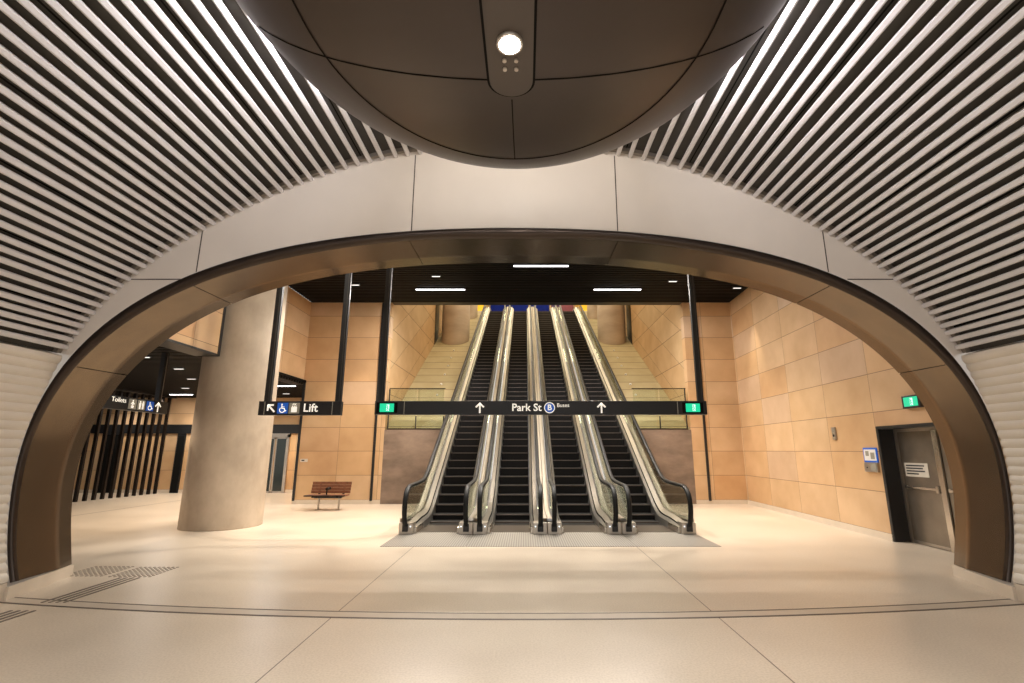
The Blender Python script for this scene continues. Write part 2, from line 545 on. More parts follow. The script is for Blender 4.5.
for d in slat_phi:
    f = math.radians(d)
    c = Vector(pol(rv(f), f, 0))
    nrm = Vector((math.sin(f), 0, math.cos(f))); tan = Vector((math.cos(f), 0, -math.sin(f)))
    w, h = .0315, .060
    prof = [(-w, h), (-w, .016), (-w * .62, .0), (w * .62, .0), (w, .016), (w, h)]
    rows = [[c + tan * a + nrm * b + Vector((0, y, 0)) for a, b in prof] for y in (YN, YA - .002)]
    mb.loft(rows, True, True, smooth=False)
mb.build('slats', M['slat'], vault)
mb = MB()                                                     # open joints of the backing, one in every fifth gap
for i in range(4, len(slat_phi) - 1, 5):
    f = math.radians((slat_phi[i] + slat_phi[i + 1]) / 2 )
    c = Vector(pol(rv(f) + .112, f, 0))
    nrm = Vector((math.sin(f), 0, math.cos(f))); tan = Vector((math.cos(f), 0, -math.sin(f)))
    rows = [[c + tan * a + nrm * b + Vector((0, y, 0)) for a, b in ((-.008, 0), (.008, 0), (.008, .01), (-.008, .01))] for y in (YN, YA - .05)]
    mb.loft(rows, True, True, smooth=False)
mb.build('backing_joint', M['black_soft'], vault)
mb = MB()                                                     # pale end stop of the gaps against the bulkhead
F = fan(-73.5, 73.5, 120)
mb.loft([[pol(rv(f) + .112, f, YA - .06) for f in F], [pol(rv(f) + .055, f, YA - .06) for f in F],
         [pol(rv(f) + .055, f, YA) for f in F]], smooth=False)
mb.build('end_stop', M['tile_stop'], vault)

# ---- ribbed side walls below the springing
for side, nm in ((-1, 'wall_left'), (1, 'wall_right')):
    pts = []
    d = 73.8
    ribs = []
    while d < 100.5:
        ribs.append(d); d += 1.02 if d < 90 else 1.06
    for i, d in enumerate(ribs):
        for t in (0, .12, .3, .5, .7, .88):
            dd = d + t * 1.03
            f = math.radians(dd) * side
            amp = .018
            b = math.sin(PI * t) if t else 0
            r = rv(f) + .012 - amp * b
            p = pol(r, f, 0)
            if p[2] > PLINTH: pts.append((p[0], p[2]))
    f0 = math.radians(73.7) * side
    top = [pol(rv(f0) + .25, f0, 0), pol(rv(f0) + .02, f0, 0)]
    prof = [(q[0], q[2]) for q in top] + pts
    back = [(side * 6.6 + XC, PLINTH), (side * 6.6 + XC, top[0][2])]
    mb = MB()
    P3 = lambda q, y: (q[0], y, q[1])
    mb.loft([[P3(q, y) for q in prof + back] for y in (YN, YA)], True, True, smooth=False)
    struct(mb.build(nm, M['rib_wall']))
    mb = MB()
    xo = pts[-1][0] + side * .0
    mb.box(min(xo, side * 6.6 + XC), max(xo, side * 6.6 + XC), YN, YA, 0, PLINTH)
    struct(mb.build('baseboard_left' if side < 0 else 'baseboard_right', M['skirt_stone']))

# ---- bulkhead: white lunette on the tunnel side
mb = MB()
F = fan(-73.5, 73.5, 140)
mb.loft([[pol(rv(f) + .25, f, YA) for f in F], [pol(r0(f), f, YA) for f in F]], smooth=False)
lun = struct(mb.build('wall_front', M['white_panel']))
mb = MB()


def lun_z(x):
    # heights of the arch edge and of the vault edge above x on the bulkhead face
    zo = zv = None
    for i in range(2000):
        f = math.radians(-73.5 + 147 * i / 2000)
        p = pol(r0(f), f, 0); q = pol(rv(f), f, 0)
        if zo is None and p[0] >= x: zo = p[2]
        if zv is None and q[0] >= x: zv = q[2]
    return zo, zv


for x in (-1.55, 1.265):
    zo, zv = lun_z(x)
    mb.box(x - .007, x + .007, YA - .003, YA + .003, zo, zv)
for x in (-4.40, 4.06):
    zo, zv = lun_z(x)
    mb.box(x - .007, x + .007, YA - .003, YA + .003, zo, zv)
for x0, x1 in ((-5.27, -4.58), (4.30, 4.95)):
    mb.box(x0, x1, YA - .003, YA + .003, 3.922, 3.936)
mb.build('panel_joint', M['joint'], lun)

# hall side of the bulkhead
mb = MB()
F = fan(-100.5, 100.5, 100)
def outer(f):
    dx, dz = math.sin(f), math.cos(f)
    t = 1e9
    if dz > 1e-6: t = min(t, (7.0 - ZC) / dz)
    if dx > 1e-6: t = min(t, (7.15 - XC) / dx)
    if dx < -1e-6: t = min(t, (-11 - XC) / dx)
    if dz < -1e-6: t = min(t, (-ZC) / dz)
    return t
mb.loft([[pol(r2(f) + .03, f, YB) for f in F], [pol(max(outer(f), r2(f) + .04), f, YB) for f in F]], smooth=False)
struct(mb.build('wall_front', M['white_panel']))

# ---- bronze arch
arch = empty('bronze_arch', (XC, YA, 0))
tag(arch, 'wide bronze metal arch lining the opening in front of the escalators', 'arch')
PM = 99.8
def local(p): return (p[0] - XC, p[1] - YA, p[2])
mb = MB()
F = fan(-PM, PM, 160)
mb.loft([[local(pol(r0(f) - .004, f, YA + .05)) for f in F], [local(pol(r0(f) - .004, f, YA + .006)) for f in F],
         [local(pol(r1(f), f, YA + .10)) for f in F], [local(pol(r1(f) + .02, f, YA + .13)) for f in F]])
mb.build('front_lip', M['bronze_dark'], arch)
cuts = [-PM, -74.6, -58.2, -23.2, 23.6, 58.1, 74.3, PM]
for i in range(7):
    a, b = cuts[i] + .05, cuts[i + 1] - .05
    F = fan(a, b, 30)
    mb = MB()
    rows = []
    for y, t in ((YA + .10, 0), (YA + .4, .27), (YA + .75, .58), (YB, 1)):
        rows.append([local(pol(r1(f) * (1 - t) + r2(f) * t, f, y)) for f in F])
    rows.append([local(pol(r2(f) + .022, f, YB)) for f in F])
    mb.loft(rows)
    mb.build('soffit_panel', M['bronze'], arch)
mb = MB()
F = fan(-PM, PM, 120)
mb.loft([[local(pol(r1(f) + .03, f, YA + .12)) for f in F], [local(pol(r2(f) + .02, f, YB - .004)) for f in F]])
mb.build('backing', M['black_soft'], arch)
# stone blocks the arch stands on
for side in (-1, 1):
    f = math.radians(PM + .4) * side
    xa = pol(r0(f), f, 0)[0]; xb = pol(r2(f), f, 0)[0]
    mb = MB()
    o = side * .45
    mb.prism([(xa - side * .005, YA - .012), (xb - side * .005, YB + .02), (xb + o, YB + .02), (xa + o, YA - .012)], 0, PLB, 'z')
    struct(mb.build('baseboard_left' if side < 0 else 'baseboard_right', M['skirt_stone']))

# ---- pod hanging under the crown of the tunnel
pa, pb, pc, pz, py0 = 2.096, 2.457, .818, 5.118, 2.70
pod = empty('ceiling_pod', (-.10, py0, 0))
tag(pod, 'dark brown rounded pod hanging under the slatted vault with a bright spotlight', 'ceiling pod')


def pod_pt(u, v):
    """u: angle round the nose half (0 = +x, pi/2 = nose, pi = -x); v: polar angle from the bottom"""
    s = math.sin(v)
    return (pa * s * math.cos(u), pb * s * math.sin(u), pz - (pc if v < PI / 2 else .62) * math.cos(v))


mb = MB()
VV = [i / 24 * PI for i in range(1, 24)]
rows = []
for v in VV:
    r = [(pa * math.sin(v), YN - py0, pod_pt(0, v)[2])] + [pod_pt(PI * i / 48, v) for i in range(49)] + [(-pa * math.sin(v), YN - py0, pod_pt(0, v)[2])]
    rows.append(r)
zb_ = pz - pc
rows.insert(0, [(0, min(p[1], 0), zb_) for p in rows[0]])
zt_ = pz + .62
rows.append([(0, min(p[1], 0), zt_) for p in rows[1]])
mb.loft(rows)
bmesh.ops.remove_doubles(mb.bm, verts=mb.bm.verts, dist=1e-5)
mb.build('shell', M['pod'], pod)


def pod_z(x, y, off=.004):
    q = 1 - (x / pa) ** 2 - (max(0, y) / pb) ** 2
    return pz - pc * math.sqrt(max(q, 0)) - off


def seam(pts, w, name='panel_seam', mat=None, closed=False):
    mb = MB()
    rows = []
    for i, (x, y) in enumerate(pts):
        a = pts[max(i - 1, 0)]; b = pts[min(i + 1, len(pts) - 1)]
        d = Vector((b[0] - a[0], b[1] - a[1])).normalized()
        n = Vector((-d.y, d.x)) * w
        rows.append([(x - n.x, y - n.y, pod_z(x - n.x, y - n.y)), (x + n.x, y + n.y, pod_z(x + n.x, y + n.y)),
                     (x + n.x, y + n.y, pod_z(x + n.x, y + n.y, -.02)), (x - n.x, y - n.y, pod_z(x - n.x, y - n.y, -.02))])
    mb.loft(rows, True, True, smooth=False)
    return mb.build(name, mat or M['black_soft'], pod)


RS = .66
seam([(-pa * RS, -5.0)] + [(pa * RS * math.cos(t), pb * RS * math.sin(t)) for t in [PI - PI * i / 60 for i in range(61)]] + [(pa * RS, -5.0)], .005)
seam([(0, .56 + (pb * RS - .56) * i / 12) for i in range(13)], .0045)
for sx in (-1, 1):
    seam([(sx * (.17 + 1.70 * i / 16), .34) for i in range(17)], .0045)
slot = [(-.165, -5), (-.165, 0), (-.165, .12), (-.165, .22)] + [(-.165, .33)] + [(-.165 * math.cos(t), .35 + .165 * math.sin(t)) for t in [PI * i / 16 for i in range(17)]] + [(.165, .33), (.165, .22), (.165, .12), (.165, 0), (.165, -5)]
seam(slot, .008)
mb = MB()
poly = [(x * .94, y) for x, y in slot]
vs = [mb.bm.verts.new((x, y, pod_z(x, y, .006))) for x, y in poly]
mb.bm.faces.new(vs)
mb.build('access_panel', M['pod_slot'], pod)
for yy in (-.01, -2.6, -5.2):
    sp = MB().cyl((0, yy, pod_z(0, yy, .03)), (0, yy, pod_z(0, yy, -.02)), .085, .085, 24).build('spotlight', M['steel_dull'], pod)
    MB().cyl((0, yy, pod_z(0, yy, .034)), (0, yy, pod_z(0, yy, .028)), .068, .068, 24).build('lens', M['lamp_spot'], sp)
for sx in (-.04, .04):
    for yy in (.14, .22):
        MB().cyl((sx, yy, pod_z(sx, yy, .02)), (sx, yy, pod_z(sx, yy, -.01)), .014, n=10).build('sensor', M['steel_dull'], pod)

# ------------------------------------------------------------------ hall beyond the arch
CE = 6.83                    # hall ceiling
YBK = 16.7                   # back wall
RW = empty                   # (right wall objects share this placement)
RLOC, RROT = (7.05, 10.0, 0), -math.atan(.03)


def rw(mb, name, mat, parent=None):
    o = mb.build(name, mat, parent)
    if parent is None:
        o.location = RLOC; o.rotation_euler.z = RROT
    return o


# right wall with the door opening
mb = MB()
D0, D1, DH = -2.10, .05, 2.13
SH = -.10
mb.box(0, .5, D1 + SH, YBK - 10 + .1, .13, CE)
mb.box(0, .5, D0 + SH, D1 + SH, DH, CE)
mb.box(0, .5, -2.7, D0 + SH, .13, CE)
struct(rw(mb, 'wall_right', M['stone_right']))
mb = MB()
mb.box(-.012, .3, D1 + SH, YBK - 10 - .02, 0, .13)
mb.box(-.012, .3, -2.65, D0 + SH, 0, .13)
struct(rw(mb, 'baseboard_right', M['skirt_stone']))
# steel double door in its black reveal
dr = empty('door_1', (RLOC[0] + .03 * SH, RLOC[1] + SH, 0), RROT); struct(dr)
mb = MB()
mb.box(-.012, .42, D1 - .035, D1 + .03, 0, DH + .04)
mb.box(-.012, .42, D0 - .03, D0 + .035, 0, DH + .04)
mb.box(-.012, .42, D0, D1, DH - .02, DH + .04)
mb.box(.42, .46, D0, D1, 0, DH)
mb.build('door_reveal', M['black'], dr)
xl = .30
mb = MB()
mb.box(xl - .02, xl + .05, D1 - .09, D1 - .035, 0, DH - .02)
mb.box(xl - .02, xl + .05, D0, D1, DH - .075, DH - .02)
mb.build('door_frame', M['steel_dull'], dr)
for (a, b) in ((-.93, -.05), (-2.0, -1.07)):
    lf = MB().box(xl, xl + .045, a, b, .012, DH - .075, .004).build('door_leaf', M['door_steel'], dr)
    mb = MB()
    mb.box(xl - .055, xl - .03, a + .02, b - .06, 1.00, 1.045, .006)
    mb.box(xl - .06, xl + .0, a + .0, a + .07, .96, 1.09, .008)
    mb.box(xl - .05, xl + .0, b - .12, b - .06, .99, 1.06, .006)
    mb.build('push_bar', M['steel'], lf)
    MB().box(xl - .008, xl, a, b, .012, .06).build('kick_strip', M['steel_dull'], lf)
mb = MB().box(xl - .035, xl + .05, -1.06, -.94, 0, DH - .075, .006)
mb.build('mullion', M['steel'], dr)
pn = MB().box(xl - .006, xl - .001, -.70, -.12, 1.22, 1.47).build('door_notice', M['paper'], dr)
mb = MB()
for k in range(4):
    mb.box(xl - .009, xl - .006, -.62 + .12 * (k == 3) + .04 * (k % 2), -.16, 1.41 - .05 * k, 1.435 - .05 * k)
mb.build('notice_line', M['ink'], pn)
# exit box above the door
ex = empty('exit_sign', (7.05 + .03 * (-1.1), 8.84, 2.56), 0)
tag(ex, 'small green running figure exit sign box on the stone wall above the steel door', 'exit sign')
MB().box(-.08, -.0, -.21, .21, -.115, .115, .008).build('housing', M['black'], ex)
exit_face(ex, -.08, 0, 0, .32, .165, -PI / 2)
# framed notice, grey box and intercom plate
pt = empty('evacuation_notice', (7.05 + .03 * .25, 10.25, 1.61), RROT)
tag(pt, 'blue framed evacuation diagram on the stone wall beside the steel door', 'notice')
MB().box(-.025, -.002, -.21, .21, -.145, .145, .005).build('frame', M['blue'], pt)
pp = MB().box(-.029, -.024, -.18, .18, -.11, .11).build('plan_sheet', M['white'], pt)
mb = MB()
mb.box(-.032, -.029, -.14, -.02, -.08, .05)
mb.box(-.032, -.029, .03, .13, -.02, .08)
mb.build('plan_drawing', M['tile_grey'], pp)
kb = empty('key_cabinet', (7.05 + .03 * .25, 10.25, 1.37), RROT)
tag(kb, 'small grey metal box under the blue framed diagram', 'wall box')
MB().box(-.05, -.002, -.20, .20, -.095, .09, .006).build('case', M['steel_dull'], kb)
MB().box(-.056, -.05, -.17, -.02, -.075, .07, .004).build('flap', M['tile_grey'], kb)
MB().cyl((-.058, .1, -.01), (-.05, .1, -.01), .014, n=12).build('lock', M['black'], kb)
ip = empty('intercom_panel', (7.05 + .03 * 1.3, 11.4, 2.08), RROT)
tag(ip, 'narrow steel intercom plate high on the right stone wall', 'intercom')
MB().box(-.03, -.002, -.07, .07, -.14, .14, .006).build('face_plate', M['steel_dull'], ip)
MB().cyl((-.04, 0, -.05), (-.03, 0, -.05), .028, n=16).build('button', M['black'], ip)
MB().box(-.034, -.03, -.04, .04, .03, .1).build('speaker_grille', M['tile_grey'], ip)

# back wall, either side of the escalator opening
XWL, XWR = -4.72, 5.58       # escalator well
XTL, XTR = -5.02, 6.03       # black corner trims
XLL = -7.58
mb = MB()
mb.box(XLL, XWL, YBK, YBK + .3, .13, CE)
struct(mb.build('wall_back', M['stone_back']))
mb = MB()
mb.box(XWR, 7.35, YBK, YBK + .3, .13, CE)
struct(mb.build('wall_back', M['stone_back']))
mb = MB(); mb.box(XLL - .01, XWL, YBK - .012, YBK + .2, 0, .13)
struct(mb.build('baseboard_back', M['skirt_stone']))
mb = MB(); mb.box(XWR, 7.3, YBK - .012, YBK + .2, 0, .13)
struct(mb.build('baseboard_back', M['skirt_stone']))
n = 4
for (x, z0, z1) in ((XTL, .1, CE), (XTR, .1, CE), (XLL + .03, .1, 3.98)):
    mb = MB(); mb.box(x - .04, x + .04, YBK - .03, YBK + .02, z0, z1)
    struct(mb.build('trim_%d' % n, M['black'])); n += 1

# left wall above the side openings, and the bulkhead nearer the arch
mb = MB()
mb.box(XLL - .4, XLL, 12.0, YBK + .3, 3.98, CE)
struct(mb.build('wall_left', M['stone_left']))
mb = MB(); mb.box(XLL - .4, XLL + .005, 12.0, YBK, 3.9, 3.98)
struct(mb.build('trim_%d' % n, M['black'])); n += 1
mb = MB()
mb.box(-7.5, -7.0, 7.4, 11.0, 3.84, CE)
struct(mb.build('wall_left', M['stone_left']))
mb = MB()
mb.box(-7.52, -6.985, 10.94, 11.02, 3.80, CE)
mb.box(-7.52, -6.99, 7.4, 11.02, 3.80, 3.845)
struct(mb.build('trim_%d' % n, M['black'])); n += 1

# hall ceiling: black slats running across, in front of the escalator well
mb = MB()
mb.box(-7.6, 7.4, 7.35, YBK, CE + .12, CE + .2)
hc = struct(mb.build('ceiling', M['black_soft']))
mb = MB()
y = 9.0
while y < YBK - .03:
    mb.box(-7.58, 7.3, y, y + .075, CE, CE + .09)
    y += .155
mb.build('slats', M['slat_ceiling'], hc)
mb = MB(); mb.box(-7.6, 7.4, YBK - .03, YBK + .3, CE, CE + .25)
struct(mb.build('trim_%d' % n, M['black'])); n += 1

# low ceiling of the side lobby
mb = MB()
mb.box(-20.5, -7.5, 7.4, 21.2, 3.97, 4.05)
lc = struct(mb.build('ceiling', M['black_soft']))
mb = MB()
y = 7.5
while y < 21:
    mb.box(-20.4, -7.55, y, y + .08, 3.90, 3.965); y += .18
mb.build('slats', M['slat_ceiling'], lc)

# lobby walls
mb = MB()
mb.box(-20.5, -7.3, 21.0, 21.3, .13, 4.0)
struct(mb.build('wall_rear', M['stone_rear']))
mb = MB(); mb.box(-20.5, -7.3, 20.985, 21.2, 0, .13)
struct(mb.build('baseboard_rear', M['skirt_stone']))
mb = MB(); mb.box(-20.8, -20.4, 7.4, 21.2, 0, 4.0)
struct(mb.build('wall_side', M['black_soft']))
mb = MB(); mb.box(-7.6, -7.3, YBK + .28, 21.0, .0, 4.0)
struct(mb.build('wall_lobby', M['stone_left']))
mb = MB(); mb.box(-20.4, -7.6, 20.93, 21.0, 2.40, 2.77)
struct(mb.build('trim_%d' % n, M['black'])); n += 1
# dark doorway and lift doors in the rear wall
d2 = empty('door_2', (-14.42, 21.0, 0)); struct(d2)
MB().box(-.17, .17, -.05, 0, 0, 2.40).build('door_frame', M['black'], d2)
MB().box(-.12, .12, -.07, -.05, .02, 2.3).build('door_leaf', M['black_soft'], d2)
d4 = empty('door_4', (-17.3, 21.0, 0)); struct(d4)
MB().box(-.42, .42, -.05, 0, 0, 2.40).build('door_frame', M['black'], d4)
MB().box(-.36, .36, -.06, -.05, .02, 2.34).build('door_leaf', M['black_soft'], d4)
d3 = empty('door_3', (-10.45, 21.0, 0)); struct(d3)
mb = MB()
mb.box(-.58, -.49, -.08, 0, 0, 2.36); mb.box(.49, .58, -.08, 0, 0, 2.36); mb.box(-.58, .58, -.08, 0, 2.24, 2.40)
mb.build('lift_surround', M['steel_dull'], d3)
for (a, b) in ((-.49, -.02), (.02, .49)):
    lf = MB().box(a + .03, b - .03, -.035, -.02, .05, 2.2).build('glass_leaf', M['dark_glass'], d3)
    mb = MB()
    mb.box(a, a + .045, -.045, -.01, 0, 2.24); mb.box(b - .045, b, -.045, -.01, 0, 2.24)
    mb.box(a, b, -.045, -.01, 0, .07); mb.box(a, b, -.045, -.01, 2.18, 2.24)
    mb.build('leaf_frame', M['steel_dull'], lf)

# timber fin screen
fs = empty('fin_screen', (-15.1, 19.2, 0))
tag(fs, 'screen of tall dark timber fins standing in a row in front of the toilets', 'screen')
for i in range(11):
    MB().box(-.052, .052, -.045, .045, 0, 3.9, .006).build('fin', M['fin'], fs, (-.12 + .03 * i, -1.85 + .325 * i, 0))
MB().box(-.05, .30, -1.9, 1.65, 3.86, 3.9).build('head_rail', M['black'], fs)

# big round concrete column
cc = MB()
cx, cy, cr = -7.03, 12.0, .845
rows = []
for z, k in ((0, 1.), (.02, 1.), (3.5, .995), (CE + .1, .985)):
    rows.append([(cr * k * math.cos(2 * PI * i / 64), cr * k * math.sin(2 * PI * i / 64), z) for i in range(64)])
cc.loft(rows, True, True)
o = cc.build('concrete_column', M['column'], loc=(cx, cy, 0))
tag(o, 'big round beige concrete column left of the escalators, from floor to ceiling', 'column')

# ------------------------------------------------------------------ escalators
ESC_Y = 10.7
def sp(v, s=.16): return s * math.log1p(math.exp(min(v / s, 60))) if v / s < 60 else v
def nz(y): return .577 * (sp(y - 12.6) - sp(y - 31.3))


GX, SX, HP = .63, .415, .7725


def sweep_yz(path, x, hw, ht):
    mb = MB()
    rows = []
    for i, (y, z) in enumerate(path):
        a = path[max(i - 1, 0)]; b = path[min(i + 1, len(path) - 1)]
        d = Vector((b[0] - a[0], b[1] - a[1])).normalized()
        nn = Vector((-d.y, d.x))
        if nn.length == 0: nn = Vector((0, 1))
        ring = []
        for (u, v) in ((-.7, -1), (.7, -1), (1, -.5), (1, .5), (.7, 1), (-.7, 1), (-1, .5), (-1, -.5)):
            ring.append((x + u * hw, y - ESC_Y + nn.x * v * ht, z + nn.y * v * ht))
        rows.append(ring)
    mb.loft(rows, True, True)
    return mb


def ys(a, b, n): return [a + (b - a) * i / n for i in range(n + 1)]
RUN = ys(11.15, 14.0, 20) + ys(14.0, 30.6, 26)[1:] + ys(30.6, 32.6, 14)[1:]


def hand_path():
    p = [(10.90, .11), (10.80, .14), (10.72, .20), (10.65, .31), (10.605, .45), (10.595, .58), (10.625, .71), (10.69, .82), (10.79, .90), (10.92, .945), (11.05, .96)]
    return p + [(y, .96 + .02 * min(1, max(0, y - 11.2)) + nz(y)) for y in RUN]


esc = empty('escalator', (0, ESC_Y, 0))
for sx in (-1, 1):
    hp = hand_path()
    sweep_yz(hp, sx * GX, .048, .03).build('handrail', M['rubber'], esc)
    # glass panel
    ip_ = [(y, z) for y, z in hp[3:]]
    mb = MB()
    rows = []
    for side in (-1, 1):
        A = []; B = []
        for i, (y, z) in enumerate(ip_):
            y2 = max(y, 10.99)
            zb = .26 + nz(y2) + .05 * min(1, max(0, (y2 - 11.2) / 1.5))
            if y < 11.1: zt = z; yt = y + .03 * (1 if z < .9 else 0); zt = z - (.03 if z > .8 else 0)
            else: yt, zt = y, z - .03
            A.append((sx * (GX - .01) + side * .006, yt - ESC_Y, zt)); B.append((sx * (GX - .01) + side * .006, y2 - ESC_Y, zb))
        rows += [A, B] if side < 0 else [B, A]
    mb.loft(rows, False, False, smooth=False)
    mb.build('balustrade_glass', M['glass'], esc)
    # steel channel under the handrail
    cp = [(y + (.045 if z < .85 else .02 if y < 11.05 else 0), z - (.045 if z > .85 else 0)) for y, z in hp[2:]]
    sweep_yz(cp, sx * (GX - .01), .016, .014).build('handrail_channel', M['steel'], esc)
    # inner deck, brush line and skirt between the glass and the steps
    Y2 = [10.86, 10.95] + [11.05] + RUN
    for nm, mt, prof in (('inner_deck', 'inner_deck', [(GX - .03, .30), (GX - .05, .285), (SX + .085, .235)]),
                         ('deflector_brush', 'black_soft', [(SX + .085, .235), (SX + .066, .205)]),
                         ('skirt_panel', 'skirt_steel', [(SX + .066, .205), (SX + .012, .15), (SX + .008, .11), (SX + .004, -.14)])):
        mb = MB()
        rows = []
        for y in Y2:
            k = 1 - .25 * max(0, min(1, (11.7 - y) / .8))
            rows.append([(sx * a, y - ESC_Y, nz(y) + (b * k if b > 0 else (b if y > 12 else -.01))) for a, b in prof])
        mb.loft(rows, smooth=False)
        mb.build(nm, M[mt], esc)
    # outer deck and side cladding
    mb = MB()
    rows = []
    for y in Y2:
        z = nz(y)
        rows.append([(sx * (GX + .01), y - ESC_Y, z + .27), (sx * (GX + .05), y - ESC_Y, z + .31), (sx * (HP - .012), y - ESC_Y, z + .31), (sx * (HP - .004), y - ESC_Y, z + .29),
                     (sx * (HP - .004), y - ESC_Y, max(0, z - .75))])
    mb.loft(rows, smooth=False)
    mb.build('outer_deck', M['deck'], esc)
    # newel base
    mb = MB()
    x0, x1 = sorted((sx * (SX + .06), sx * (HP - .004)))
    mb.box(x0, x1, .06, .36, 0, .235, .012)
    nb = mb.build('newel_base', M['steel_dull'], esc)
    MB().box(sx * GX - .06, sx * GX + .06, .02, .09, .06, .21, .01).build('handrail_inlet', M['black'], nb)
    mb = MB()
    mb.cyl((sx * (SX + .11), .052, .16), (sx * (SX + .11), .07, .16), .013, n=14)
    mb.build('indicator_lamp', M['led'], nb)
    mb = MB()
    mb.box(min(sx * (SX - .0), sx * (SX + .09)), max(sx * (SX - .0), sx * (SX + .09)), .16, .9, 0, .14, .02)
    mb.build('skirt_nose', M['steel'], esc)
MB().box(-HP + .003, HP - .003, 9.46 - ESC_Y, 11.02 - ESC_Y, -.02, .008).build('landing_plate', M['landing'], esc)
MB().box(-SX, SX, 11.02 - ESC_Y, 11.98 - ESC_Y, -.02, .012).build('comb_plate', M['comb'], esc)
# steps (shared mesh, each its own object)
mb = MB()
mb.box(-SX, SX, .02, .42, -.235, 0, 0, 0)
mb.box(-SX, SX, -.005, .022, -.022, .001, 0, 1)
mb.box(-SX, SX, .0, .022, -.235, -.022, 0, 0)
step0 = mb.build('step', [M['step'], M['nosing']], esc)
RUNST = .37
for k in range(52):
    y = 11.98 + RUNST * k
    z = nz(y + .12) + .004
    o = step0 if k == 0 else step0.copy()
    if k: COL.objects.link(o); o.parent = esc
    o.location = (0, y - ESC_Y, z)
tag(esc, '', 'escalator')
places = [(-1.8525, 'leftmost of the four dark stepped escalators with glass balustrades'),
          (-.3075, 'second escalator from the left, left of the middle pair of handrails'),
          (1.2375, 'third escalator from the left, right of the middle pair of handrails'),
          (2.7825, 'rightmost of the four dark stepped escalators with glass balustrades')]
for i, (x, lab) in enumerate(places):
    o = esc if i == 0 else copy_tree(esc)
    o.location.x = x
    tag(o, lab, 'escalator', 'escalators rising to the upper concourse')

# ------------------------------------------------------------------ escalator well
RY0, RZ0 = 16.75, 2.38
YU = 31.2
def rz(y): return RZ0 + .577 * (y - RY0)


EL, ER = -1.8525 - HP, 2.7825 + HP
n2 = 0
for nm, x0, x1 in (('wall_well_left', XWL - .3, XWL), ('wall_well_right', XWR, XWR + .3)):
    mb = MB()
    mb.prism([(YBK + .3, 0), (YBK + .3, 15.), (24.9, 15.), (24.9, rz(24.9) - .3), (RY0 + 1, 0)], x0, x1, 'x')
    struct(mb.build(nm, M['stone_well']))
    mb = MB()
    mb.prism([(24.9, rz(24.9) - .3), (24.9, 15), (25.9, 15), (25.9, rz(25.9) - .3)], x0 - .02, x1 + .02, 'x')
    struct(mb.build('trim_%d' % n, M['black'])); n += 1
    mb = MB()
    mb.prism([(25.9, rz(25.9) - .4), (25.9, 15), (36.5, 15), (36.5, 10.5), (31, 10.5)], x0, x1, 'x')
    struct(mb.build(nm, M['stone_well']))
for side, x0, x1, sxx in ((0, XWL, EL - .02, -1), (1, ER + .02, XWR, 1)):
    word = 'left' if side == 0 else 'right'
    # concrete base wall under the slope
    mb = MB()
    mb.box(x0, x1, YBK + .0, YBK + .12, 0, RZ0)
    struct(mb.build('wall_base_' + word, M['base_concrete']))
    # stone slope
    sl = empty('stone_slope', ((x0 + x1) / 2, RY0, 0))
    tag(sl, 'sloping pale stone bank %s of the escalators, rising behind a low glass rail' % word, 'slope')
    w = (x1 - x0) / 2
    mb = MB()
    mb.prism([(.08, .0), (.08, rz(RY0 + .08)), (YU - RY0, rz(YU)), (YU - RY0, rz(YU) - .3), (.6, .0)], -w + .006, w - .006, 'x')
    mb.build('paving', M['ramp'], sl)
    for k in range(7):
        y = 18.3 + .95 * k
        xx = (-.25 + .02 * k) * sxx
        MB().cyl((xx, y - RY0, rz(y) - .01), (xx, y - RY0 - .02, rz(y) + .045), .05, .04, 12).build('stud', M['white'], sl)
    # glass rail on the base wall
    gr = empty('glass_balustrade', ((x0 + x1) / 2, YBK + .06, RZ0))
    tag(gr, 'low glass rail with dark edges on top of the concrete wall %s of the escalators' % word, 'balustrade')
    H_ = 1.38
    for k in range(2):
        a = -w + .12 + k * (w - .10); b = a + w - .14
        MB().box(a, b, -.006, .006, .05, H_).build('glass_panel', M['glass_clear'], gr)
    for k in range(3):
        a = -w + .09 + k * (w - .10)
        MB().box(a - .018, a + .018, -.02, .02, .0, H_ if k == (0 if side == 0 else 2) else .45).build('post', M['black'], gr)
    MB().box(-w + .08, w - .08, -.015, .015, H_, H_ + .028).build('top_rail', M['bronze_dark'], gr)
    MB().box(-w + .08, w - .08, -.03, .03, 0, .05).build('base_channel', M['bronze_dark'], gr)
    # round columns standing on the slope
    for (yy, xx, r, lab) in ((25.55, 3.72, .74, 'nearer'), (29.8, 3.50, .50, 'farther')):
        xw = -xx if side == 0 else xx + .93
        mb = MB()
        zz = rz(yy)
        rows = [[(r * math.cos(2 * PI * i / 40), r * math.sin(2 * PI * i / 40), z + t * r * math.sin(2 * PI * i / 40) * .577) for i in range(40)] for z, t in ((0, 1), (.012, 1), (15 - zz, 0))]
        mb.loft(rows, True, True)
        o = mb.build('round_column', M['well_column'], loc=(xw, yy, zz + .006))
        tag(o, '%s of the two round concrete columns on the stone bank %s of the escalators' % (lab, word), 'column')
